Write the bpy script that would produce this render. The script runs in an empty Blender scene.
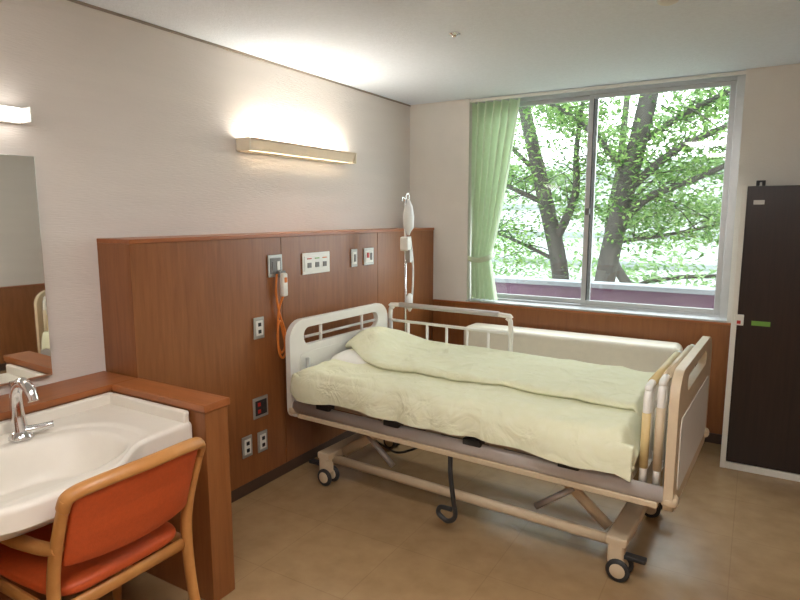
import bpy, bmesh, math, random
from mathutils import Vector, Matrix, noise
random.seed(4)
sc = bpy.context.scene
COL = sc.collection
sc.view_settings.view_transform = 'Standard'
sc.view_settings.look = 'None'
sc.view_settings.exposure = 0.62

def srgb(r, g, b):
    f = lambda c: (c/255/12.92) if c/255 <= .04045 else ((c/255+.055)/1.055)**2.4
    return (f(r), f(g), f(b), 1)

# ---------------- materials ----------------
def base_mat(name):
    m = bpy.data.materials.new(name); m.use_nodes = True
    nt = m.node_tree
    return m, nt, nt.nodes['Principled BSDF']

def mat(name, col, rough=.5, metal=0, var=.06, scale=20, bump=0, bscale=None, stretch=(1,1,1), coat=0, trans=0):
    m, nt, p = base_mat(name)
    tc = nt.nodes.new('ShaderNodeTexCoord'); mp = nt.nodes.new('ShaderNodeMapping')
    mp.inputs['Scale'].default_value = stretch
    nt.links.new(tc.outputs['Object'], mp.inputs['Vector'])
    n = nt.nodes.new('ShaderNodeTexNoise'); n.inputs['Scale'].default_value = scale
    n.inputs['Detail'].default_value = 4
    nt.links.new(mp.outputs[0], n.inputs['Vector'])
    r = nt.nodes.new('ShaderNodeValToRGB')
    r.color_ramp.elements[0].position = .3; r.color_ramp.elements[1].position = .7
    c = col
    r.color_ramp.elements[0].color = (c[0]*(1-var), c[1]*(1-var), c[2]*(1-var), 1)
    r.color_ramp.elements[1].color = (min(1,c[0]*(1+var)), min(1,c[1]*(1+var)), min(1,c[2]*(1+var)), 1)
    nt.links.new(n.outputs['Fac'], r.inputs[0]); nt.links.new(r.outputs[0], p.inputs['Base Color'])
    p.inputs['Roughness'].default_value = rough; p.inputs['Metallic'].default_value = metal
    p.inputs['Coat Weight'].default_value = coat
    if bump:
        n2 = nt.nodes.new('ShaderNodeTexNoise'); n2.inputs['Scale'].default_value = bscale or scale
        nt.links.new(mp.outputs[0], n2.inputs['Vector'])
        b = nt.nodes.new('ShaderNodeBump'); b.inputs['Strength'].default_value = bump
        b.inputs['Distance'].default_value = .01
        nt.links.new(n2.outputs['Fac'], b.inputs['Height']); nt.links.new(b.outputs[0], p.inputs['Normal'])
    if trans:
        o = nt.nodes['Material Output']
        t = nt.nodes.new('ShaderNodeBsdfTranslucent'); nt.links.new(r.outputs[0], t.inputs['Color'])
        mx = nt.nodes.new('ShaderNodeMixShader'); mx.inputs[0].default_value = trans
        nt.links.new(p.outputs[0], mx.inputs[1]); nt.links.new(t.outputs[0], mx.inputs[2])
        nt.links.new(mx.outputs[0], o.inputs[0])
    return m

def wood(name, c1, c2, rough=.4, stretch=(14,14,1.2), scale=3.0):
    m, nt, p = base_mat(name)
    tc = nt.nodes.new('ShaderNodeTexCoord'); mp = nt.nodes.new('ShaderNodeMapping')
    mp.inputs['Scale'].default_value = stretch
    nt.links.new(tc.outputs['Object'], mp.inputs['Vector'])
    n = nt.nodes.new('ShaderNodeTexNoise'); n.inputs['Scale'].default_value = scale
    n.inputs['Detail'].default_value = 8; n.inputs['Roughness'].default_value = .6
    n.inputs['Distortion'].default_value = .4
    nt.links.new(mp.outputs[0], n.inputs['Vector'])
    r = nt.nodes.new('ShaderNodeValToRGB')
    r.color_ramp.elements[0].position = .3; r.color_ramp.elements[1].position = .7
    r.color_ramp.elements[0].color = c1; r.color_ramp.elements[1].color = c2
    nt.links.new(n.outputs['Fac'], r.inputs[0]); nt.links.new(r.outputs[0], p.inputs['Base Color'])
    p.inputs['Roughness'].default_value = rough
    b = nt.nodes.new('ShaderNodeBump'); b.inputs['Strength'].default_value = .05
    b.inputs['Distance'].default_value = .002
    nt.links.new(n.outputs['Fac'], b.inputs['Height']); nt.links.new(b.outputs[0], p.inputs['Normal'])
    return m

def emis(name, col, s):
    m, nt, p = base_mat(name)
    p.inputs['Base Color'].default_value = col
    p.inputs['Emission Color'].default_value = col
    p.inputs['Emission Strength'].default_value = s
    return m

M_wall = mat('wallpaper_cream', srgb(224,216,209), .75, var=.02, scale=6, bump=.25, bscale=90, stretch=(1,.25,2.5))
M_wallb = mat('wallpaper_back', srgb(232,228,221), .75, var=.02, scale=6, bump=.2, bscale=120)
M_ceil = mat('ceiling_plaster', srgb(234,241,249), .85, var=.03, scale=60, bump=.35, bscale=140)
M_wood = wood('panel_wood', srgb(130,78,40), srgb(150,94,52), .36)
M_woodh = wood('panel_wood_top', srgb(148,84,42), srgb(168,100,54), .35, stretch=(12,1.2,12))
M_woodx = wood('ledge_wood', srgb(148,84,42), srgb(168,100,54), .35, stretch=(1.2,12,12))
M_base = mat('baseboard_brown', srgb(80,60,48), .5)
M_corn = mat('cornice_taupe', srgb(150,136,124), .6)
M_white = mat('white_plastic', srgb(232,230,222), .35, var=.02)
M_cream = mat('sink_cream', srgb(234,226,214), .34, var=.015)
M_chrome = mat('chrome', (.75,.75,.76,1), .12, 1, var=.02)
M_alu = mat('aluminium_frame', srgb(196,198,200), .38, .6, var=.03)
M_steel = mat('plate_steel', srgb(178,176,170), .4, .5, var=.03)
M_dark = mat('dark_plastic', srgb(45,44,44), .5)
M_grey = mat('grey_plastic', srgb(120,118,116), .5)
M_orange = mat('orange_vinyl', srgb(192,80,34), .5, var=.06, scale=80, bump=.1, bscale=300)
M_chairw = wood('chair_beech', srgb(180,120,62), srgb(200,142,80), .38, stretch=(5,5,5), scale=2)
M_bedw = mat('bed_enamel', srgb(234,231,224), .35, var=.02)
M_bedt = mat('bed_tan', srgb(206,186,156), .42, var=.04)
M_beds = mat('bed_rail_silver', srgb(194,188,184), .35, .25, var=.03)
M_gripy = mat('guard_grip_yellow', srgb(214,190,136), .45, var=.04)
M_matt = mat('mattress_cloth', srgb(226,222,206), .85, var=.03, bump=.2, bscale=200)
M_pill = mat('pillow_cloth', srgb(236,235,226), .85, var=.02, bump=.1, bscale=100)
M_sofa = mat('sofa_leatherette', srgb(226,219,202), .5, var=.03, bump=.1, bscale=150)
M_dkwood = wood('wardrobe_wenge', srgb(28,18,16), srgb(44,30,25), .32, stretch=(16,16,1))
M_cord = mat('orange_cord', srgb(224,128,50), .5)
M_red = mat('red_plastic', srgb(200,50,40), .4)
M_green = mat('green_label', srgb(120,170,70), .5)
M_mauve = mat('parapet_mauve', srgb(104,78,96), .8, var=.05, scale=5)
M_paracap = mat('parapet_cap', srgb(130,134,138), .6, var=.03)

def floor_mat():
    m, nt, p = base_mat('floor_vinyl')
    tc = nt.nodes.new('ShaderNodeTexCoord')
    n = nt.nodes.new('ShaderNodeTexNoise'); n.inputs['Scale'].default_value = 9; n.inputs['Detail'].default_value = 8
    nt.links.new(tc.outputs['Object'], n.inputs['Vector'])
    r = nt.nodes.new('ShaderNodeValToRGB')
    r.color_ramp.elements[0].position = .3; r.color_ramp.elements[1].position = .72
    r.color_ramp.elements[0].color = srgb(158,128,92); r.color_ramp.elements[1].color = srgb(174,143,105)
    nt.links.new(n.outputs['Fac'], r.inputs[0])
    br = nt.nodes.new('ShaderNodeTexBrick'); br.offset = 0
    br.inputs['Scale'].default_value = 1.0
    br.inputs['Brick Width'].default_value = .45; br.inputs['Row Height'].default_value = .45
    br.inputs['Mortar Size'].default_value = .0025
    br.inputs['Color1'].default_value = (1,1,1,1); br.inputs['Color2'].default_value = (.95,.95,.95,1)
    br.inputs['Mortar'].default_value = (.76,.74,.72,1)
    nt.links.new(tc.outputs['Object'], br.inputs['Vector'])
    mx = nt.nodes.new('ShaderNodeMix'); mx.data_type = 'RGBA'; mx.blend_type = 'MULTIPLY'
    mx.inputs['Factor'].default_value = .5
    nt.links.new(r.outputs[0], mx.inputs['A']); nt.links.new(br.outputs['Color'], mx.inputs['B'])
    nt.links.new(mx.outputs['Result'], p.inputs['Base Color'])
    p.inputs['Roughness'].default_value = .25
    return m
M_floor = floor_mat()

def glass_mat():
    m = bpy.data.materials.new('window_glass'); m.use_nodes = True
    nt = m.node_tree; nt.nodes.clear()
    o = nt.nodes.new('ShaderNodeOutputMaterial'); mx = nt.nodes.new('ShaderNodeMixShader')
    t = nt.nodes.new('ShaderNodeBsdfTransparent'); g = nt.nodes.new('ShaderNodeBsdfGlossy')
    t.inputs[0].default_value = (.95,.97,.96,1); g.inputs['Roughness'].default_value = .02
    mx.inputs[0].default_value = .05
    nt.links.new(t.outputs[0], mx.inputs[1]); nt.links.new(g.outputs[0], mx.inputs[2])
    nt.links.new(mx.outputs[0], o.inputs[0])
    return m
M_glass = glass_mat()

def mirror_mat():
    m, nt, p = base_mat('mirror_silver')
    p.inputs['Base Color'].default_value = (.86,.88,.84,1); p.inputs['Metallic'].default_value = 1
    p.inputs['Roughness'].default_value = .02
    return m
M_mirror = mirror_mat()

def cloth_mat(name, c1, c2, trans=.0, scale=9, bs=.35):
    m = bpy.data.materials.new(name); m.use_nodes = True
    nt = m.node_tree; p = nt.nodes['Principled BSDF']; o = nt.nodes['Material Output']
    tc = nt.nodes.new('ShaderNodeTexCoord')
    n = nt.nodes.new('ShaderNodeTexVoronoi'); n.inputs['Scale'].default_value = scale
    nt.links.new(tc.outputs['Object'], n.inputs['Vector'])
    r = nt.nodes.new('ShaderNodeValToRGB')
    r.color_ramp.elements[0].position = .25; r.color_ramp.elements[1].position = .6
    r.color_ramp.elements[0].color = c2; r.color_ramp.elements[1].color = c1
    nt.links.new(n.outputs['Distance'], r.inputs[0]); nt.links.new(r.outputs[0], p.inputs['Base Color'])
    p.inputs['Roughness'].default_value = .85
    n2 = nt.nodes.new('ShaderNodeTexNoise'); n2.inputs['Scale'].default_value = 7; n2.inputs['Detail'].default_value = 3
    n2.inputs['Distortion'].default_value = 1.6
    nt.links.new(tc.outputs['Object'], n2.inputs['Vector'])
    b = nt.nodes.new('ShaderNodeBump'); b.inputs['Strength'].default_value = bs; b.inputs['Distance'].default_value = .03
    nt.links.new(n2.outputs['Fac'], b.inputs['Height']); nt.links.new(b.outputs[0], p.inputs['Normal'])
    if trans:
        t = nt.nodes.new('ShaderNodeBsdfTranslucent'); nt.links.new(r.outputs[0], t.inputs['Color'])
        mx = nt.nodes.new('ShaderNodeMixShader'); mx.inputs[0].default_value = trans
        nt.links.new(p.outputs[0], mx.inputs[1]); nt.links.new(t.outputs[0], mx.inputs[2])
        nt.links.new(mx.outputs[0], o.inputs[0])
    return m
M_duvet = cloth_mat('duvet_cover', srgb(226,226,194), srgb(228,228,199), 0, 22, .55)
M_curt = cloth_mat('curtain_green', srgb(214,227,200), srgb(217,230,205), .22, 30, .1)

# ---------------- geometry helpers ----------------
def group(name, loc=(0,0,0), rz=0):
    e = bpy.data.objects.new(name, None); COL.objects.link(e)
    e.location = loc; e.rotation_euler = (0,0,rz); e.empty_display_size = .2
    return e

def mk(name, verts, faces, m, parent=None, smooth=False, bevel=0, segs=2, subsurf=0, solid=0):
    me = bpy.data.meshes.new(name); me.from_pydata([tuple(v) for v in verts], [], faces); me.update()
    bm = bmesh.new(); bm.from_mesh(me); bmesh.ops.recalc_face_normals(bm, faces=bm.faces); bm.to_mesh(me); bm.free()
    return fin(name, me, m, parent, smooth, bevel, segs, subsurf, solid)

def fin(name, me, m, parent=None, smooth=False, bevel=0, segs=2, subsurf=0, solid=0):
    o = bpy.data.objects.new(name, me); COL.objects.link(o)
    if m: me.materials.append(m)
    if parent: o.parent = parent
    if smooth:
        for p in me.polygons: p.use_smooth = True
    if solid:
        md = o.modifiers.new('solid','SOLIDIFY'); md.thickness = solid; md.offset = -1
    if subsurf:
        md = o.modifiers.new('sub','SUBSURF'); md.levels = subsurf; md.render_levels = subsurf
    if bevel:
        md = o.modifiers.new('bev','BEVEL'); md.width = bevel; md.segments = segs
        md.limit_method = 'ANGLE'; md.angle_limit = math.radians(40)
        if not smooth:
            for p in me.polygons: p.use_smooth = True
            md.harden_normals = True
    return o

def box(name, x0,x1,y0,y1,z0,z1, m, parent=None, bevel=0, segs=2):
    v = [(x0,y0,z0),(x1,y0,z0),(x1,y1,z0),(x0,y1,z0),(x0,y0,z1),(x1,y0,z1),(x1,y1,z1),(x0,y1,z1)]
    f = [(0,3,2,1),(4,5,6,7),(0,1,5,4),(1,2,6,5),(2,3,7,6),(3,0,4,7)]
    return mk(name, v, f, m, parent, bevel=bevel, segs=segs)

def catmull(pts, k=6, closed=False):
    P = [Vector(p) for p in pts]; n = len(P); out = []
    rng = n if closed else n-1
    for i in range(rng):
        if closed: a,b,c,d = P[(i-1)%n],P[i],P[(i+1)%n],P[(i+2)%n]
        else: a,b,c,d = P[max(i-1,0)],P[i],P[i+1],P[min(i+2,n-1)]
        for j in range(k):
            t = j/k
            out.append(.5*((2*b)+(c-a)*t+(2*a-5*b+4*c-d)*t*t+(3*b-a-3*c+d)*t**3))
    if not closed: out.append(P[-1])
    return out

def tube(name, pts, r, m, parent=None, n=10, smooth_path=0, closed=False, ell=(1,1), up=None):
    P = catmull(pts, smooth_path, closed) if smooth_path else [Vector(p) for p in pts]
    N = len(P); verts=[]; faces=[]
    rad = r if isinstance(r,(list,tuple)) else None
    def tang(i):
        if closed: return (P[(i+1)%N]-P[(i-1)%N]).normalized()
        if i==0: return (P[1]-P[0]).normalized()
        if i==N-1: return (P[-1]-P[-2]).normalized()
        return ((P[i+1]-P[i]).normalized()+(P[i]-P[i-1]).normalized()).normalized()
    t = tang(0); u = Vector(up) if up else (Vector((0,0,1)) if abs(t.z)<.9 else Vector((1,0,0)))
    nrm = (u - t*u.dot(t)).normalized()
    for i in range(N):
        t = tang(i)
        nrm = (nrm - t*nrm.dot(t)).normalized(); bi = t.cross(nrm)
        if rad:
            q = i/(N-1)*(len(rad)-1); a=int(min(q,len(rad)-2)); rr = rad[a]+(rad[a+1]-rad[a])*(q-a)
        else: rr = r
        for j in range(n):
            an = 2*math.pi*j/n
            verts.append(P[i]+nrm*math.cos(an)*rr*ell[0]+bi*math.sin(an)*rr*ell[1])
    R = N if closed else N-1
    for i in range(R):
        for j in range(n):
            a=i*n+j; b=i*n+(j+1)%n; c=((i+1)%N)*n+(j+1)%n; d=((i+1)%N)*n+j
            faces.append((a,b,c,d))
    if not closed:
        faces.append(tuple(range(n-1,-1,-1))); faces.append(tuple((N-1)*n+j for j in range(n)))
    o = mk(name, verts, faces, m, parent, smooth=True)
    if not closed:
        for p in o.data.polygons[-2:]: p.use_smooth = False
    return o

def lathe(name, prof, c, m, parent=None, n=24, axis='z'):
    verts=[]; faces=[]
    for (r,h) in prof:
        for j in range(n):
            a=2*math.pi*j/n
            v=(r*math.cos(a), r*math.sin(a), h)
            if axis=='y': v=(v[0], v[2], v[1])
            if axis=='x': v=(v[2], v[0], v[1])
            verts.append((c[0]+v[0],c[1]+v[1],c[2]+v[2]))
    for i in range(len(prof)-1):
        for j in range(n):
            faces.append((i*n+j,i*n+(j+1)%n,(i+1)*n+(j+1)%n,(i+1)*n+j))
    faces.append(tuple(range(n))); faces.append(tuple((len(prof)-1)*n+j for j in range(n)))
    return mk(name, verts, faces, m, parent, smooth=True, bevel=0.0008, segs=1)

def rrect(w, h, r, cx=0, cy=0, k=6, rb=None):
    rb = r if rb is None else rb
    pts=[]
    for (sx,sy,a0,rr) in ((1,1,0,r),(-1,1,90,r),(-1,-1,180,rb),(1,-1,270,rb)):
        for i in range(k+1):
            a=math.radians(a0+90*i/k)
            pts.append((cx+sx*(w/2-rr)+rr*math.cos(a), cy+sy*(h/2-rr)+rr*math.sin(a)))
    return pts

def plate(name, outer, holes, th, place, m, parent=None, bevel=.004):
    bm = bmesh.new(); edges=[]
    for loop in [outer]+holes:
        vs=[bm.verts.new((p[0],p[1],0)) for p in loop]
        for i in range(len(vs)):
            if (vs[i].co-vs[(i+1)%len(vs)].co).length>1e-6:
                edges.append(bm.edges.new((vs[i],vs[(i+1)%len(vs)])))
    bmesh.ops.triangle_fill(bm, use_beauty=True, use_dissolve=False, edges=edges)
    r = bmesh.ops.extrude_face_region(bm, geom=list(bm.faces))
    for g in r['geom']:
        if isinstance(g,bmesh.types.BMVert): g.co.z += th
    for v in bm.verts: v.co = Vector(place(v.co.x,v.co.y,v.co.z))
    bmesh.ops.recalc_face_normals(bm, faces=bm.faces)
    me=bpy.data.meshes.new(name); bm.to_mesh(me); bm.free()
    return fin(name, me, m, parent, bevel=bevel, segs=2)

def gridmesh(name, fn, nu, nv, m, parent=None, solid=0, subsurf=0):
    verts=[fn(i/(nu-1), j/(nv-1)) for i in range(nu) for j in range(nv)]
    faces=[(i*nv+j,(i+1)*nv+j,(i+1)*nv+j+1,i*nv+j+1) for i in range(nu-1) for j in range(nv-1)]
    me=bpy.data.meshes.new(name); me.from_pydata(verts,[],faces); me.update()
    return fin(name, me, m, parent, smooth=True, solid=solid, subsurf=subsurf)

# ---------------- room dimensions ----------------
XL, XR, YB, YF, H = -2.58, 1.45, 4.49, -1.7, 2.46
XP = -2.345
PT = 1.445
E=.0015
box('floor', XL-.2, XR+.2, YF-.2, YB+.25, -.1, 0, M_floor)
box('ceiling', XL-.2, XR+.2, YF-.2, YB+.25, H, H+.12, M_ceil)
box('wall_left', XL-.2, XL, YF-.2, YB+.25, 0, H, M_wall)
box('wall_right', XR, XR+.2, YF-.2, YB+.25, 0, H, M_wall)
box('wall_front', XL, XR, YF-.2, YF, 0, H, M_wallb)
WX0, WX1, WZ0, WZ1 = -2.035, -.137, .84, 2.45
g = group('wall_back')
box('pier_left', XL, WX0, YB, YB+.25, 0, H, M_wallb, g)
box('pier_right', WX1, XR, YB, YB+.25, 0, H, M_wallb, g)
box('under_window', WX0, WX1, YB, YB+.25, 0, WZ0, M_wallb, g)
box('trim_1', XL+E, XL+.010, YF+E, YB-E, H-.012, H-E, M_corn)
box('trim_2', XL+.012, WX0, YB-.010, YB-E, H-.012, H-E, M_wallb)
g = group('trim_3')   # back wainscot
box('board', XP+.008, XR-.032, YB-.022, YB-E, .07, .825, M_wood, g)
box('cap', XP+.008, XR-.032, YB-.03, YB-E, .825, .84, M_woodx, g, .003)
box('baseboard_back', XP+.008, XR-.032, YB-.028, YB-E, E, .068, M_base)
g = group('trim_4')   # right wainscot
box('board', XR-.02, XR-E, YF+.02, YB-E, .07, .825, M_wood, g)
box('cap', XR-.03, XR-E, YF+.02, YB-E, .825, .84, M_woodh, g, .003)
box('baseboard_right', XR-.026, XR-E, YF+.02, YB-.03, E, .068, M_base)
box('baseboard_front', XL+.01, -.46, YF+E, YF+.012, E, .07, M_base)

# wood service panel behind the bed
g = group('service_panel')
XB=XL+E; YE=YB-.002
box('carcass', XB, XP-.018, 1.634, YE, .07, PT-.02, M_wood, g)
ys=[1.634,2.60,3.62,YE]
for i in range(3):
    box('face_%d'%i, XP-.018, XP, ys[i]+(.0015 if i else 0), ys[i+1]-.0015, .07, PT-.02, M_wood, g, .0015,1)
box('top_ledge', XB, XP+.006, 1.632, YE, PT-.02, PT, M_woodh, g, .003)
box('seam_back', XP-.02, XP-.006, 1.64, YB-.01, .08, PT-.03, M_base, g)
box('baseboard_left', XB, XP-.004, 1.636, YB-.03, E, .069, M_base)

# ---------------- window ----------------
g = group('window_1')
y0,y1 = 4.60,4.68
box('frame_left', WX0, WX0+.035, y0,y1, WZ0, WZ1, M_alu, g,.003)
box('frame_right', WX1-.05, WX1, y0-.03,y1, WZ0, WZ1, M_alu, g,.003)
box('frame_top', WX0+.035, WX1-.05, y0,y1, WZ1-.03, WZ1, M_alu, g,.003)
box('frame_bottom', WX0+.035, WX1-.05, y0,y1, WZ0, WZ0+.03, M_alu, g,.003)
xm=-1.105
def sash(nm, xa, xb, ya, yb, w=.038):
    za,zb=WZ0+.03,WZ1-.03
    box(nm+'_l',xa,xa+w,ya,yb,za,zb,M_alu,g,.003); box(nm+'_r',xb-w,xb,ya,yb,za,zb,M_alu,g,.003)
    box(nm+'_t',xa+w,xb-w,ya,yb,zb-.028,zb,M_alu,g,.003); box(nm+'_b',xa+w,xb-w,ya,yb,za,za+.035,M_alu,g,.003)
    box(nm+'_glass',xa+w,xb-w,(ya+yb)/2-.002,(ya+yb)/2+.002,za+.035,zb-.028,M_glass,g)
    box(nm+'_gasket',xa+w-.001,xa+w+.006,ya-.001,yb+.001,za+.035,zb-.028,M_dark,g)
sash('sash_a', WX0+.035, xm+.03, 4.645, 4.67)
sash('sash_b', xm-.03, WX1-.05, 4.612, 4.637)
box('lock', xm-.02, xm+.012, 4.59,4.612, 1.55,1.60, M_grey, g,.004)
box('sill', WX0, WX1, YB-.02, 4.60, WZ0, WZ0+.015, M_alu, g,.003)

# curtain
g = group('window_curtain')
def cur(u,v):
    z = 2.43 - v*(2.43-.865)
    def w(zz):
        if zz>1.22: k=(zz-1.22)/(2.43-1.22); return .17+(.40-.17)*(k**.75)
        k=(1.22-zz)/.36; return .17+.07*min(1,k)
    W=w(z)
    x = WX0+.012+u*W
    amp=.022+.016*min(1,abs(z-1.22)*2)
    y = 4.535+amp*math.sin(u*2*math.pi*6+.6*math.sin(z*2))+ .006*noise.noise((u*6,z*3,1))
    return (x,y,z)
gridmesh('drape', cur, 170, 50, M_curt, g)
tube('tieback',[(WX0+.006,4.50,1.20),(WX0+.09,4.492,1.185),(WX0+.19,4.50,1.21),(WX0+.195,4.56,1.23)],.018,M_curt,g,smooth_path=5,ell=(1.2,.35),up=(0,0,1))
box('curtain_rail', WX0, WX1, 4.50,4.525, 2.435, 2.455, M_white, g,.002)

# ---------------- outside ----------------
g = group('balcony_parapet')
box('wall_face', -6, 3, 5.62, 5.75, -.15, .885, M_mauve, g)
box('cap', -6, 3, 5.58, 5.79, .885, .93, M_paracap, g,.005)
box('balcony_slab', -6, 3, YB+.26, 5.8, -.35, -.15, M_paracap)
M_ground = mat('ground_grass', srgb(80,100,58), .95, var=.3, scale=3)
box('ground_exterior', -30, 25, 5.9, 50, -3.6, -3.4, M_ground)
M_bark = mat('bark', srgb(54,51,46), .9, var=.3, scale=12, bump=.6, bscale=25, stretch=(1,1,.3))
def leaf_mat(name,c1,c2):
    m = bpy.data.materials.new(name); m.use_nodes=True; nt=m.node_tree; nt.nodes.clear()
    o=nt.nodes.new('ShaderNodeOutputMaterial'); d=nt.nodes.new('ShaderNodeBsdfDiffuse'); t=nt.nodes.new('ShaderNodeBsdfTranslucent')
    gn=nt.nodes.new('ShaderNodeNewGeometry'); r=nt.nodes.new('ShaderNodeValToRGB')
    r.color_ramp.elements[0].color=c1; r.color_ramp.elements[1].color=c2
    nt.links.new(gn.outputs['Random Per Island'], r.inputs[0])
    nt.links.new(r.outputs[0], d.inputs[0]); nt.links.new(r.outputs[0], t.inputs[0])
    mx=nt.nodes.new('ShaderNodeMixShader'); mx.inputs[0].default_value=.5
    nt.links.new(d.outputs[0],mx.inputs[1]); nt.links.new(t.outputs[0],mx.inputs[2]); nt.links.new(mx.outputs[0],o.inputs[0])
    return m
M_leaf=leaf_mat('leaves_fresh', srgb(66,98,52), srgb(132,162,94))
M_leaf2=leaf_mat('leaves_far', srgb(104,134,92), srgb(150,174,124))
def leaves(name, centers, per, spread, size, m, parent):
    verts=[];faces=[]
    for c in centers:
        for _ in range(per):
            p=Vector(c)+Vector((random.gauss(0,spread),random.gauss(0,spread),random.gauss(0,spread*.45)))
            a=Vector((random.uniform(-1,1),random.uniform(-1,1),random.uniform(-.5,.5))).normalized()
            b=a.cross(Vector((random.uniform(-.6,.6),random.uniform(-.6,.6),1))).normalized()
            s=size*random.uniform(.6,1.2); k=len(verts)
            verts += [p-a*s, p+b*s*.42, p+a*s, p-b*s*.42]; faces.append((k,k+1,k+2,k+3))
    me=bpy.data.meshes.new(name); me.from_pydata([tuple(v) for v in verts],[],faces); me.update()
    return fin(name,me,m,parent)
def tree(trunk, rad, branches, seed, per=26, lm=None, size=.045):
    random.seed(seed)
    g=group('tree')
    tube('trunk', trunk, rad, M_bark, g, n=12, smooth_path=6)
    cs=[]
    for bi,(pts,r) in enumerate(branches):
        P=catmull(pts,6); tube('branch_%d'%bi, P, [r,r*.3], M_bark, g, n=7)
        for q in P[3:]:
            cs.append(q+Vector((random.gauss(0,.15),random.gauss(0,.2),random.gauss(0,.12))))
            for _ in range(3):
                d=Vector((random.uniform(-1,1),random.uniform(-.5,1),random.uniform(-.45,.55)))*random.uniform(.3,.9)
                e=q+d
                if random.random()<.45: tube('twig',[q,q+d*.5+Vector((0,0,.04)),e],[.010,.004],M_bark,g,n=4)
                cs.append(e)
    leaves('foliage', cs, per, .19, size, lm or M_leaf, g)
tree([(-2.0,8.1,-3.4),(-1.85,8.05,-1),(-1.67,8,.7),(-1.5,8,1.7),(-1.27,8,2.9),(-1.1,8,4.2)],[.17,.15,.13,.12,.11,.08],
     [([(-1.58,8,1.35),(-1.2,7.9,1.75),(-.7,7.8,1.95),(.3,7.6,2.4)],.065),
      ([(-1.5,8,1.8),(-.9,7.8,2.3),(-.2,7.6,2.6),(.6,7.4,3.1)],.06),
      ([(-1.35,8,2.4),(-.8,8.2,2.8),(-.1,8.3,3.1),(.8,8.4,3.2)],.045),
      ([(-1.45,8,2.0),(-1.8,7.8,2.5),(-2.3,7.6,2.9),(-2.9,7.4,3.1)],.045),
      ([(-1.6,8,1.2),(-1.0,8.1,1.3),(-.3,8.2,1.45),(.4,8.2,1.5)],.03)],11,36)
tree([(-2.0,8.6,-3.4),(-2.2,8.5,-1),(-2.36,8.4,.7),(-2.6,8.4,1.7),(-2.95,8.4,3.0),(-3.2,8.4,4.2)],[.16,.14,.12,.11,.09,.06],
     [([(-2.45,8.4,1.2),(-2.15,8.2,1.8),(-2.1,8,2.4),(-2.0,7.9,3.1)],.07),
      ([(-2.6,8.4,1.7),(-3.2,8.2,2.0),(-3.8,8,2.3),(-4.2,7.8,2.4)],.04),
      ([(-2.7,8.4,2.1),(-3.3,8.6,2.6),(-3.9,8.6,3.0),(-4.6,8.6,3.2)],.04),
      ([(-2.4,8.4,.9),(-3.0,8.2,1.2),(-3.5,8,1.4),(-4.1,7.9,1.5)],.03)],12,26)
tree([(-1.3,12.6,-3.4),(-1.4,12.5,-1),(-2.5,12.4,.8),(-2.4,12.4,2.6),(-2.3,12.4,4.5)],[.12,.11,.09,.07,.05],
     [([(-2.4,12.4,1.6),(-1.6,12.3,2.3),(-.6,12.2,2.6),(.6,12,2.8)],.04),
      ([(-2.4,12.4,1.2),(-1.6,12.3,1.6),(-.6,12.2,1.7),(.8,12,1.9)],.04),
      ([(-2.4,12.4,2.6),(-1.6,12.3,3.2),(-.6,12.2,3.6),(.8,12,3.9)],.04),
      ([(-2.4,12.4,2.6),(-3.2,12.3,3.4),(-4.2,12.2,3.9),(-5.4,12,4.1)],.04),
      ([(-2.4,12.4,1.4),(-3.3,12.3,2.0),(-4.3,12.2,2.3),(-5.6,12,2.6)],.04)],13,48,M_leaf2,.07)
random.seed(5)
g=group('shrub_hedge')
tube('stems',[(-6,15.5,-3.4),(-3,15.6,-.4),(0,15.4,.2),(2.5,15.5,0)],.05,M_bark,g,smooth_path=4,n=6)
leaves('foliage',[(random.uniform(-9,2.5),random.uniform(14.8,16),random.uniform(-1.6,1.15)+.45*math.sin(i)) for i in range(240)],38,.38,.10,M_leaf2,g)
M_fac = mat('facade_pale', srgb(176,180,182), .9, var=.02)
M_fac2 = mat('facade_band', srgb(126,132,134), .8, var=.03)
g=group('neighbouring_building')
box('block', -14, 10, 24, 30, -3.4, 3.6, M_fac, g)
for k in range(6):
    box('band_%d'%k, -14, 10, 23.9, 24, -2.6+k*1.1, -2.42+k*1.1, M_fac2, g)

# ---------------- vanity ----------------
g = group('vanity_ledge')
box('bulkhead', XB, XP, .22, 1.629, .001, .805, M_wood, g)
box('bulkhead_top', XB, XP+.008, .22, 1.625, .805, .83, M_woodh, g,.003)
box('end_panel', XP, -1.77, 1.51, 1.625, 0, .80, M_wood, g,.003)
box('end_panel_top', XP+.008, -1.762, 1.502, 1.631, .80, .83, M_woodx, g,.003)
box('near_panel', XP, -1.77, .22, .335, 0, .80, M_wood, g,.003)
box('near_panel_top', XP+.008, -1.762, .212, .343, .80, .83, M_woodx, g,.003)

g = group('sink_counter')
def fx(y):
    b = math.exp(-((y-.93)/.27)**4)
    return -1.84 + .15*b
cx,cy,ax,ay = -1.985,.95,.225,.33
def sm(t): t=max(0,min(1,t)); return t*t*(3-2*t)
def counter(u,v):
    y=.345+u*(1.498-.345)
    xe=fx(y); xb=XP+.012
    if v<.88:
        x=xb+(xe-.012-xb)*(v/.88); z=.75
        sx=(x-cx)/ax; sy=(y-cy)/ay
        d=(abs(sx)**2.5+abs(sy)**2.5)**(1/2.5)
        z-= .14*sm((1-d)/.30)**.7
        z-= .010*sm((1.22-d)/.07)
    else:
        k=(v-.88)/.12
        if k<.5:
            a=k/.5*math.pi/2; x=xe-.012+.012*math.sin(a); z=.75-.012*(1-math.cos(a))
        else:
            x=xe; z=.738-(k-.5)/.5*.055
    return (x,y,z)
gridmesh('basin_top', counter, 150, 150, M_cream, g, solid=.006)
box('upstand_back', XP+.001, XP+.03, .345, 1.498, .742, .80, M_cream, g,.008,3)
box('upstand_side', XP+.03, -1.845, 1.474, 1.5, .742, .80, M_cream, g,.008,3)
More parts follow.
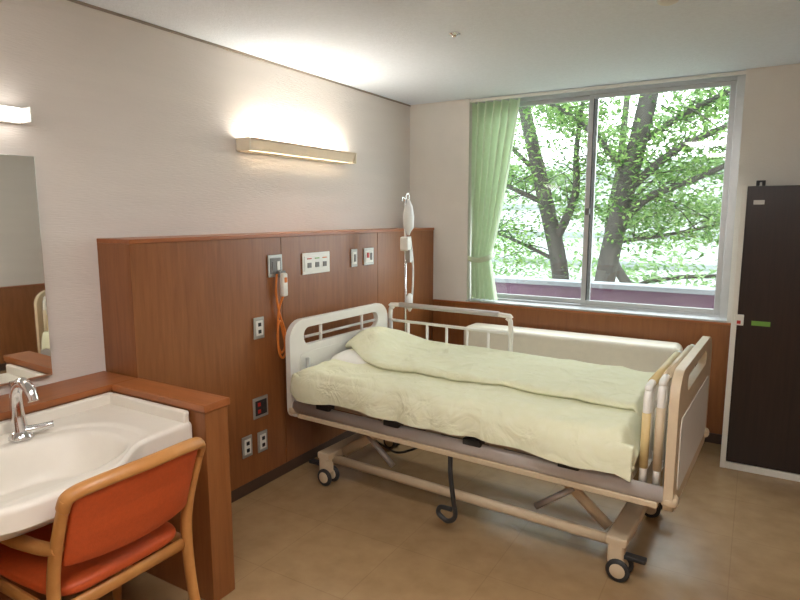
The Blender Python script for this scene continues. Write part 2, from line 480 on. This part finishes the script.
lathe('drain',[(.0,.0),(.022,.0),(.024,.004),(.0,.004)],(-1.99,.95,.601),M_chrome,g)

g = group('faucet')
bx,by=-2.235,1.075
lathe('base',[(.040,0),(.040,.008),(.032,.02),(.026,.03)],(bx,by,.7505),M_chrome,g)
tube('spout',[(bx,by,.765),(bx-.012,by,.84),(bx-.008,by,.92),(bx+.035,by-.0,.962),(bx+.085,by,.945),(bx+.105,by,.905)],[.027,.023,.020,.020,.019,.018],M_chrome,g,n=16,smooth_path=6)
tube('lever',[(bx,by+.0,.778),(bx+.03,by+.045,.782),(bx+.05,by+.09,.788)],[.018,.014,.011],M_chrome,g,n=10,smooth_path=4)

g = group('wall_mirror')
box('glass', -.005, .005, -.41, .41, -.455, .455, M_mirror, g,.002)
box('clip_b', -.008, .010, .24,.27,-.465,-.445, M_chrome,g)
box('clip_t', -.008, .010, .24,.27,.445,.465, M_chrome,g)
MIRROR=g

# ---------------- wall lamps ----------------
M_tube = emis('lamp_tube', (1,.96,.90,1), 42)
M_diff = emis('lamp_diffuser', (1,.96,.91,1), 3.2)
M_shade = mat('lamp_shade', srgb(236,226,204), .5, var=.02)
M_shadef = mat('lamp_shade_front', srgb(240,228,206), .5, var=.02, trans=.06)
g = group('wall_lamp')
a,b=2.52,3.54
box('back', XL+E, XL+.02, a,b,1.905,1.975,M_shade,g,.003)
plate('shade',[(0,0),(.0,.075),(.016,.088),(.022,.088),(.006,.073),(.006,0)],[],b-a,lambda p,q,t:(XL+.095+p-.02*(q<.05),a+t,1.915+q*.75),M_shadef,g,0)
box('bottom_tray', XL+.02, XL+.056, a,b,1.914,1.919,M_shade,g)
box('cap_a', XL+E, XL+.108, a-.012,a,1.91,1.982,M_shade,g,.004)
box('cap_b', XL+E, XL+.108, b,b+.012,1.91,1.982,M_shade,g,.004)
tube('tube',[(XL+.055,a+.04,1.960),(XL+.055,b-.04,1.960)],.014,M_tube,g,n=12)
g = group('wall_lamp')
a,b=.62,1.34
box('back', XL+E, XL+.02, a,b,1.91,1.975,M_white,g,.003)
tube('diffuser',[(XL+.055,a,1.942),(XL+.055,b,1.942)],.026,M_diff,g,n=20,ell=(.9,1.1))
box('cap_a', XL+E, XL+.09, a-.01,a,1.912,1.972,M_white,g,.004)
box('cap_b', XL+E, XL+.09, b,b+.006,1.912,1.972,M_white,g,.004)

M_fill = emis('fill_panel_glow', (1,.98,.95,1), 10.5)  # glow for added fill panels, overhead and out of view, brightening the room
for (lx0,lx1,ly0,ly1) in ((-.75,.45,-.95,-.35),(-.85,.35,.65,1.25)):
    g = group('unseen_fill_panel')
    box('housing', lx0,lx1,ly0,ly1,H-.05,H-E,M_white,g,.006)
    box('diffuser', lx0+.03,lx1-.03,ly0+.03,ly1-.03,H-.062,H-.05,M_fill,g,.004)
lathe('smoke_detector',[(.045,0),(.04,-.012),(.02,-.02),(.0,-.02)],(-.40,2.90,H-E),M_white,None)
lathe('sprinkler_head',[(.03,0),(.03,-.004),(.012,-.01),(.010,-.018),(.0,-.018)],(-1.39,2.87,H-E),M_chrome,None)

# ---------------- wall plates ----------------
def plate_obj(name, y, z, w, h, parts, frame=M_steel, face=M_white):
    g=group(name); X=XP+.0015
    box('plate', X, X+.008, y-w/2,y+w/2,z-h/2,z+h/2, frame,g,.003)
    box('insert', X+.006, X+.011, y-w/2+.014,y+w/2-.014,z-h/2+.018,z+h/2-.018, face,g,.001)
    for i,(dy,dz,pw,ph,m) in enumerate(parts):
        box('part_%d'%i, X+.010, X+.015, y+dy-pw/2,y+dy+pw/2,z+dz-ph/2,z+dz+ph/2, m,g,.001)
    return g
plate_obj('light_switch',2.54,1.265,.115,.125,[(-.02,0,.022,.05,M_grey),(.02,0,.022,.05,M_white)],face=M_grey)
plate_obj('medical_gas_outlet',2.91,1.257,.265,.13,[(-.075,-.01,.035,.03,M_grey),(0,-.01,.035,.03,M_grey),(.075,-.01,.035,.03,M_grey),(-.075,.03,.04,.006,M_red),(0,.03,.04,.006,M_green),(.075,.03,.04,.006,M_cord)],frame=M_white)
plate_obj('light_switch',3.317,1.262,.07,.12,[(0,.0,.02,.05,M_grey)])
plate_obj('nurse_call_panel',3.494,1.262,.12,.12,[(-.018,.01,.025,.035,M_red),(.022,0,.02,.05,M_grey)])
plate_obj('power_outlet',2.395,.93,.08,.12,[(0,.02,.02,.02,M_dark),(0,-.02,.02,.02,M_dark)])
plate_obj('power_outlet',2.388,.478,.115,.12,[(-.018,.02,.02,.02,M_red),(-.018,-.02,.02,.02,M_red),(.02,.02,.02,.02,M_dark),(.02,-.02,.02,.02,M_dark)],frame=M_steel,face=M_dark)
plate_obj('power_outlet',2.275,.283,.075,.12,[(0,.02,.02,.02,M_dark),(0,-.02,.02,.02,M_dark)])
plate_obj('power_outlet',2.395,.275,.075,.12,[(0,.02,.02,.02,M_dark),(0,-.02,.02,.02,M_dark)])

g = group('nurse_call_handset')
yy=2.565; XQ=XP+.02
box('holder', XP+.016, XQ+.02, yy-.025,yy+.025,1.20,1.235,M_grey,g,.003)
box('body', XQ+.012, XQ+.040, yy-.022,yy+.022,1.09,1.225,M_white,g,.010,3)
box('button', XQ+.038, XQ+.045, yy-.010,yy+.010,1.17,1.20,M_cord,g,.003)
xx=XP+.022
pts=[(xx+.02,yy,1.10),(xx,yy-.025,1.0),(xx,yy-.035,.86),(xx,yy-.03,.79),(xx,yy-.005,.76),(xx,yy+.02,.80),(xx,yy-.0,.90),(xx+.01,yy-.030,.95),(xx+.01,yy-.050,.86),(xx+.01,yy-.04,.77),(xx+.01,yy-.01,.73),(xx,yy+.03,.77),(xx,yy+.025,.88),(xx,yy-.02,1.0),(xx,yy-.040,1.12),(xx,yy-.03,1.22)]
tube('cord',pts,.0065,M_cord,g,n=8,smooth_path=6)

# ---------------- bed ----------------
bed = group('hospital_bed',(-1.185,2.905,0),math.radians(-3))
L2,W2=1.0,.475
for s,nm in ((-1,'near'),(1,'far')):
    y=s*(W2-.02)
    tube('deck_rail_'+nm,[(-L2+.02,y,.475),(L2-.03,y,.475)],.034,M_beds,bed,n=14,ell=(1.0,.55))
    box('deck_rail_lower_'+nm,-L2+.05,L2-.05,y-.012 if s<0 else y-.02,y+.02 if s<0 else y+.012,.415,.442,M_bedt,bed,.005)
    for x in (-.75,-.3,.15,.6):
        box('bracket',x-.045,x+.045,y-.028,y+.028,.50,.53,M_dark,bed,.004)
for x in (-.9,-.55,-.15,.2,.55,.88):
    box('cross_member',x-.02,x+.02,-W2+.04,W2-.04,.43,.47,M_bedt,bed,.004)
box('deck_panel',-.93,.85,-.43,.43,.50,.535,M_bedt,bed,.006)
box('mattress',-.95,.84,-.455,.455,.535,.665,M_matt,bed,.035,4)
def bplace(x,s=1):
    return lambda a,b,t:(x+t*s, a, b)
outer=rrect(.95,.55,.10,0,.68,rb=.05)
outer=[(p[0],p[1]+(.025*math.cos(p[0]/.475*math.pi/2) if p[1]>.8 else 0)) for p in outer]
plate('headboard',outer,[rrect(.72,.10,.045,0,.862)],.035,bplace(-L2-.02),M_bedw,bed,.008)
plate('headboard_inset',rrect(.80,.28,.04,0,.63),[],.006,bplace(-L2+.013),M_white,bed,.003)
plate('footboard',outer,[rrect(.56,.07,.034,0,.885)],.035,bplace(L2-.03),M_bedt,bed,.008)
plate('footboard_inset',rrect(.80,.30,.04,0,.62),[],.006,bplace(L2+.003),M_bedw,bed,.003)
tube('headboard_handle',[(-L2+.0,-.34,.855),(-L2+.0,.34,.855)],.009,M_beds,bed)
for y in (-.2,.2): tube('headboard_strut',[(-L2,y,.805),(-L2,y,.92)],.010,M_bedw,bed)
for sx in (-1,1):
    for sy in (-1,1):
        lathe('bumper',[(.0,-.02),(.028,-.02),(.034,-.008),(.034,.008),(.028,.02),(.0,.02)],(sx*(L2-.01),sy*(W2-.03),.455),M_bedt,bed,n=18)
        tube('board_post',[(sx*(L2-.04),sy*.36,.44),(sx*(L2-.04),sy*.36,.74)],.012,M_steel,bed)
def siderail(nm, A, B, zt, zb, nb, grip, mid=.11):
    A=Vector(A);B=Vector(B); d=(B-A).normalized()
    r=.07
    pts=[A+Vector((0,0,zb)),A+Vector((0,0,zt-r)),A+d*r*.3+Vector((0,0,zt-r*.3)),A+d*r+Vector((0,0,zt)),
         B-d*r+Vector((0,0,zt)),B-d*r*.3+Vector((0,0,zt-r*.3)),B+Vector((0,0,zt-r)),B+Vector((0,0,zb))]
    tube(nm+'_frame',pts,.015,M_bedw,bed,n=12,smooth_path=4)
    tube(nm+'_grip',[A+d*.08+Vector((0,0,zt+.002)),B-d*.08+Vector((0,0,zt+.002))],.0175,grip,bed,n=12)
    tube(nm+'_grip_post',[A+Vector((0,0,zb+.06)),A+Vector((0,0,zt-.10))],.017,grip,bed,n=12)
    tube(nm+'_mid',[A+Vector((0,0,zt-mid)),B+Vector((0,0,zt-mid))],.010,M_bedw,bed)
    tube(nm+'_low',[A+Vector((0,0,zb+.05)),B+Vector((0,0,zb+.05))],.012,M_bedw,bed)
    for i in range(1,nb+1):
        p=A+(B-A)*(i/(nb+1))
        tube(nm+'_bar',[p+Vector((0,0,zb+.05)),p+Vector((0,0,zt-mid if nm=='side_guard' else zt))],.009,M_bedw,bed,n=8)
siderail('side_guard',(-.98,.50,0),(-.09,.50,0),.945,.50,5,M_beds)
siderail('stored_guard_a',(.935,-.43,0),(.935,.34,0),.915,.50,6,M_bedt)
siderail('stored_guard_b',(.885,-.43,0),(.885,.30,0),.885,.50,6,M_gripy)
# duvet
def ridge(x,y,s): return max(0,1-abs(noise.noise((x,y,s)))*3.2)**2
def hgt(x,y):
    z=.69+.062*math.exp(-((x+.83)/.17)**2-((y-.12)/.32)**2)
    z+=.008*noise.noise((x*3.1,y*4.2,.3))+.004*noise.noise((x*7+y*4,y*9,2.3))
    z+=.009*ridge(x*1.6+y*2.4,y*2.6-x*2.2,5.1)
    z+=.005*ridge(x*2.2-y*3.1,y*2+x*1.5,8.7)
    return z
CS=catmull([(.49,-.11),(.50,-.04),(.455,0),(.2,0.0),(-.2,0.0),(-.43,0),(-.492,-.03),(-.512,-.075),(-.518,-.14)],12)
CS=[(p.x,p.y) for p in CS]
def evalc(C,t):
    q=t*(len(C)-1); i=min(int(q),len(C)-2); f=q-i
    return (C[i][0]*(1-f)+C[i+1][0]*f, C[i][1]*(1-f)+C[i+1][1]*f)
def duvet(u,v):
    x=-.945+u*(.858+.945); y,dz=evalc(CS,v)
    foot=sm((x-.79)/.068); head=sm((-.88-x)/.07)
    z=hgt(x,y)+dz*(1+.15*foot-.2*head)
    if dz>-.03: z-=.10*foot+.03*head
    if y<-.47:
        k=sm((-.47-y)/.05)
        z+=k*(.010*math.sin(x*9)+.012*noise.noise((x*4,1,1)))-.02*k*sm((x-.5)/.3)
        y+=-.010*k*math.sin(x*23+2*math.sin(x*5))
    return (x,y,z)
gridmesh('duvet_lower', duvet, 180, 120, M_duvet, bed, solid=.012)
def yf(x): return -.20+.025*math.sin(x*4)+.16*sm((-.62-x)/.33)+.02*noise.noise((x*5,0,0))
def fold(u,v):
    x=-.95+u*(.848+.95); f=yf(x)
    C=[(f+.09,.004),(f+.03,.008),(f-.004,.022),(f+.006,.042),(f+.05,.050),(f+.2,.048),(.30,.046),(.43,.04),(.50,.0),(.515,-.09)]
    q=v*(len(C)-1); i=min(int(q),len(C)-2); t=q-i
    a,b,c,d=[Vector(C[max(0,min(len(C)-1,k))]) for k in (i-1,i,i+1,i+2)]
    p=.5*((2*b)+(c-a)*t+(2*a-5*b+4*c-d)*t*t+(3*b-a-3*c+d)*t**3)
    y,dz=p.x,p.y
    foot=sm((x-.78)/.068)
    w=1+.22*noise.noise((x*5,y*6,7))
    return (x,y,hgt(x,y)+dz*(w if dz>0 else 1)-.09*foot*(1 if dz>-.02 else 0)+.04*sm((-.6-x)/.2)*sm((y-f)/.2)*sm((.5-y)/.2))
gridmesh('duvet_fold', fold, 180, 90, M_duvet, bed, solid=.012)
def pil(name,cx,cy,cz,lx,ly,lz):
    def f(u,v):
        a=u*2*math.pi; b=(v-.5)*math.pi
        ca,sa=math.cos(a),math.sin(a); cb,sb=math.cos(b),math.sin(b)
        s=lambda t,e: math.copysign(abs(t)**e,t)
        return (cx+lx*s(ca,.5)*s(cb,.6), cy+ly*s(sa,.5)*s(cb,.6), cz+lz*s(sb,1.1)*(1+.1*noise.noise((u*5,v*5,0))))
    return gridmesh(name,f,49,25,M_pill,bed)
pil('pillow',-.79,.04,.70,.165,.28,.048)
# chassis
for s in (-1,1):
    tube('chassis_rail',[(-.88,s*.30,.145),(.80,s*.30,.145)],.026,M_bedt,bed,n=14,ell=(1,.7))
for x in (-.86,.78):
    tube('chassis_cross',[(x,-.32,.145),(x,.32,.145)],.026,M_bedt,bed,n=14)
    box('caster_beam',x-.045,x+.045,-.36,.36,.15,.19,M_bedt,bed,.01,3)
for sx in (-.86,.78):
    for s in (-1,1):
        y=s*.33
        box('caster_fork',sx-.035,sx+.035,y-.030,y+.030,.065,.17,M_bedt,bed,.014,3)
        for dy,nm in ((-.035,'a'),(.035,'b')):
            lathe('caster_wheel_'+nm,[(.0,-.010),(.040,-.010),(.050,-.005),(.050,.005),(.040,.010),(.0,.010)],(sx+.015,y+dy,.050),M_dark,bed,axis='y',n=24)
            lathe('caster_cover_'+nm,[(.0,-.013),(.032,-.013),(.032,.013),(.0,.013)],(sx+.015,y+dy,.052),M_bedt,bed,axis='y',n=18)
        box('brake_pedal',min(sx,sx+.12*(1 if sx>0 else -1)),max(sx,sx+.12*(1 if sx>0 else -1)),y-.02,y+.02,.10,.118,M_dark,bed,.004)
for s in (-1,1):
    y=s*.24
    tube('lift_link',[(-.80,y,.17),(-.42,y,.43)],.020,M_bedt,bed,n=10,ell=(1.4,.6))
    tube('lift_link',[(-.45,y,.17),(-.62,y,.31)],.016,M_beds,bed,n=10)
    tube('lift_link',[(.72,y,.17),(.40,y,.43)],.020,M_bedt,bed,n=10,ell=(1.4,.6))
    tube('lift_link',[(.38,y,.17),(.56,y,.31)],.016,M_beds,bed,n=10)
tube('lift_shaft',[(-.42,-.3,.425),(-.42,.3,.425)],.018,M_beds,bed)
tube('lift_shaft',[(.40,-.3,.425),(.40,.3,.425)],.018,M_beds,bed)
tube('actuator',[(-.55,0,.28),(-.1,0,.36)],.035,M_grey,bed,n=14)
tube('actuator',[(.5,0,.28),(.05,0,.36)],.035,M_grey,bed,n=14)
box('control_box',-.12,.12,-.09,.09,.33,.43,M_grey,bed,.01)
tube('cable_loop',[(.02,-.44,.42),(.03,-.455,.32),(.05,-.46,.20),(.06,-.46,.12),(.02,-.46,.085),(-.03,-.46,.11),(-.02,-.46,.145),(.04,-.46,.15)],.012,M_dark,bed,n=8,smooth_path=6)
tube('power_cable',[(-.2,-.1,.36),(-.4,-.2,.25),(-.6,-.1,.20),(-.95,.0,.25)],.007,M_dark,bed,n=6,smooth_path=5)

# IV pole
g=group('iv_pole')
px,py=-2.12,3.63
for k in range(5):
    a=k*2*math.pi/5
    tube('base_leg_%d'%k,[(px,py,.075),(px+.14*math.cos(a),py+.14*math.sin(a),.055)],.012,M_steel,g)
    lathe('base_caster_%d'%k,[(.0,-.01),(.022,-.01),(.022,.01),(.0,.01)],(px+.14*math.cos(a),py+.14*math.sin(a),.022),M_dark,g,axis='y',n=14)
    tube('stem_%d'%k,[(px+.14*math.cos(a),py+.14*math.sin(a),.02),(px+.14*math.cos(a),py+.14*math.sin(a),.06)],.007,M_steel,g)
tube('pole',[(px,py,.06),(px,py,1.66)],.010,M_chrome,g)
tube('hook',[(px,py,1.60),(px+.0,py+.01,1.68),(px,py+.035,1.70),(px,py+.05,1.67),(px,py+.035,1.65)],.005,M_chrome,g,smooth_path=5,n=8)
tube('hook_b',[(px,py,1.60),(px+.0,py-.01,1.66),(px,py-.04,1.67),(px,py-.05,1.64)],.005,M_chrome,g,smooth_path=5,n=8)
M_bag=mat('iv_bag_plastic',srgb(240,242,240),.3,var=.03)
lathe('bag',[(.006,.0),(.014,-.02),(.028,-.05),(.040,-.12),(.036,-.20),(.016,-.225),(.008,-.25)],(px+.02,py+.01,1.66),M_bag,g,n=20)
box('clamp',px-.03,px+.035,py-.03,py+.03,1.30,1.40,M_white,g,.012,3)
box('flow_meter',px+.01,px+.05,py-.02,py+.02,1.22,1.31,M_steel,g,.006)
tube('drip_line',[(px+.02,py+.03,1.40),(px+.05,py+.02,1.2),(px+.04,py+.03,1.0),(px+.03,py+.01,.9)],.008,M_bag,g,smooth_path=5,n=6)
lathe('drip_chamber',[(.008,0),(.022,-.02),(.022,-.10),(.006,-.13)],(px+.03,py+.01,1.0),M_bag,g,n=14)

# ---------------- sofa ----------------
g=group('sofa')
box('back',-1.94,-.38,4.20,4.44,.25,.69,M_sofa,g,.05,5)
box('seat',-1.92,-.40,3.80,4.24,.22,.42,M_sofa,g,.04,5)
box('base',-1.88,-.44,3.84,4.40,.08,.22,M_base,g,.006)
for x in (-1.82,-.5):
    for y in (3.89,4.35): lathe('foot',[(.025,0),(.022,.09)],(x,y,0),M_dark,g,n=14)

# ---------------- wardrobe ----------------
g=group('wardrobe')
y0=4.05
box('side_left',-.100,-.070,y0-.006,YB-.035,0,1.72,M_white,g,.002)
box('body',-.070,.80,y0+.02,YB-.035,.045,1.715,M_dkwood,g)
box('plinth',-.070,.80,y0-.003,YB-.035,0,.042,M_white,g,.002)
box('door_a',-.068,.36,y0-.005,y0+.02,.047,1.715,M_dkwood,g,.002)
box('door_b',.364,.798,y0-.005,y0+.02,.047,1.715,M_dkwood,g,.002)
box('side_right',.80,.825,y0,YB-.035,0,1.72,M_white,g,.002)
box('label_holder',-.035,.02,y0-.010,y0-.005,1.61,1.635,M_steel,g,.001)
box('key_tag',-.085,-.035,y0-.018,y0-.004,.90,.965,M_white,g,.004)
box('key_tag_red',-.070,-.050,y0-.021,y0-.018,.91,.93,M_red,g,.001)
box('green_sticker',.005,.10,y0-.008,y0-.005,.905,.932,M_green,g)
box('hanger_hook_a',-.03,-.012,y0+.10,y0+.13,1.72,1.75,M_dark,g,.003)
box('hanger_hook_b',.0,.018,y0+.10,y0+.13,1.72,1.75,M_dark,g,.003)
box('hook_bar',-.03,.018,y0+.11,y0+.12,1.742,1.752,M_dark,g,.002)

# ---------------- chair ----------------
g=group('armchair')
def post(nm,y):
    tube(nm,[(-1.605,y,0),(-1.665,y,.20),(-1.685,y,.42),(-1.665,y,.56),(-1.615,y,.70),(-1.585,y,.775)],[.016,.019,.020,.019,.017,.015],M_chairw,g,n=12,smooth_path=6,ell=(1.25,.85),up=(1,0,0))
YA,YBc=.857,1.329
post('rear_leg_a',YA); post('rear_leg_b',YBc)
ym=(YA+YBc)/2
tube('top_rail',[(-1.60,YA,.74),(-1.578,YA+.01,.782),(-1.555,YA+.08,.800),(-1.535,ym,.808),(-1.555,YBc-.08,.800),(-1.578,YBc-.01,.782),(-1.60,YBc,.74)],.017,M_chairw,g,n=12,smooth_path=7,ell=(1.3,.9),up=(0,0,1))
def backpad(u,v):
    y=YA+.022+u*(YBc-YA-.044); z=.545+v*.235
    bow=.04*(1-((y-ym)/.23)**2)
    x=-1.672+.082*((z-.545)/.235)**1.1+bow
    e=min(1,min(v,1-v)*9,min(u,1-u)*14)
    return (x+.008*e,y,z+ (.018*(1-((y-ym)/.23)**2) if v>.5 else -.01*(1-((y-ym)/.23)**2)))
o=gridmesh('back_pad',backpad,30,16,M_orange,g); md=o.modifiers.new('s','SOLIDIFY'); md.thickness=.03; md.offset=0
md=o.modifiers.new('b','BEVEL'); md.width=.01; md.segments=3; md.limit_method='ANGLE'
def seatp(u,v):
    a=u*2*math.pi; b=(v-.5)*math.pi
    s=lambda t,e: math.copysign(abs(t)**e,t)
    X=s(math.cos(a),.35)*s(math.cos(b),.35); Y=s(math.sin(a),.35)*s(math.cos(b),.35); Z=s(math.sin(b),.8)
    return (-1.90+.235*X, ym+.235*Y*(1-.06*X), .43+.035*Z+.012*X*X)
gridmesh('seat',seatp,65,25,M_orange,g)
for y,nm in ((YA,'a'),(YBc,'b')):
    tube('front_leg_'+nm,[(-2.13,y,0),(-2.11,y,.30),(-2.09,y,.43),(-2.05,y,.53),(-1.98,y,.562),(-1.86,y,.572),(-1.72,y,.59),(-1.64,y,.61)],[.016,.018,.018,.018,.02,.022,.02,.016],M_chairw,g,n=12,smooth_path=6,ell=(1.0,1.1))
    tube('seat_rail_'+nm,[(-2.09,y,.385),(-1.69,y,.385)],.016,M_chairw,g,n=10,ell=(1.4,.8))
tube('front_stretcher',[(-2.08,YA,.385),(-2.08,YBc,.385)],.016,M_chairw,g,n=10,ell=(1.4,.8))
tube('rear_stretcher',[(-1.69,YA,.385),(-1.69,YBc,.385)],.016,M_chairw,g,n=10,ell=(1.4,.8))

# door behind
g=group('door_1')
ya=YF+E
box('leaf',-.4,.6,ya,YF+.04,.0,2.05,M_woodx,g,.004)
box('frame_l',-.45,-.4,ya,YF+.05,0,2.1,M_white,g); box('frame_r',.6,.65,ya,YF+.05,0,2.1,M_white,g); box('frame_t',-.4,.6,ya,YF+.05,2.05,2.1,M_white,g)
tube('handle',[(-.3,YF+.04,.9),(-.3,YF+.08,.92),(-.3,YF+.08,1.2),(-.3,YF+.04,1.22)],.012,M_chrome,g)

# ---------------- re-origin ----------------
bpy.context.view_layer.update()
for e in [o for o in bpy.data.objects if o.type=='EMPTY' and o.name not in('hospital_bed','wall_mirror')]:
    pts=[]
    for c in e.children:
        pts += [Vector(b) for b in c.bound_box]
    if not pts: continue
    ctr=Vector(((min(p.x for p in pts)+max(p.x for p in pts))/2,(min(p.y for p in pts)+max(p.y for p in pts))/2,min(p.z for p in pts)))
    e.location=ctr
    for c in e.children: c.location=-ctr
MIRROR.location=(XL+.022,.96,1.33); MIRROR.rotation_euler=(0,0,math.radians(-1.5))

# ---------------- light / world ----------------
w=bpy.data.worlds.new('World'); sc.world=w; w.use_nodes=True
bg=w.node_tree.nodes['Background']; bg.inputs[0].default_value=(.90,.96,1,1); bg.inputs[1].default_value=5.2
pl=bpy.data.lights.new('window_portal','AREA'); pl.shape='RECTANGLE'; pl.size=1.9; pl.size_y=1.62
po=bpy.data.objects.new('window_portal',pl); COL.objects.link(po)
po.location=(-1.086,4.72,1.65); po.rotation_euler=(math.radians(-90),0,0)
pl.cycles.is_portal=True

# ---------------- camera ----------------
cd=bpy.data.cameras.new('camera'); cam=bpy.data.objects.new('camera',cd); COL.objects.link(cam)
cd.sensor_width=36; cd.lens=597/800*36; cd.clip_start=.02; cd.clip_end=200
cam.location=(0,0,1.55)
R=Matrix.Rotation(math.radians(30.8),4,'Z')@Matrix.Rotation(math.radians(90-8.1),4,'X')@Matrix.Rotation(math.radians(0),4,'Z')
cam.rotation_euler=R.to_euler()
sc.camera=cam
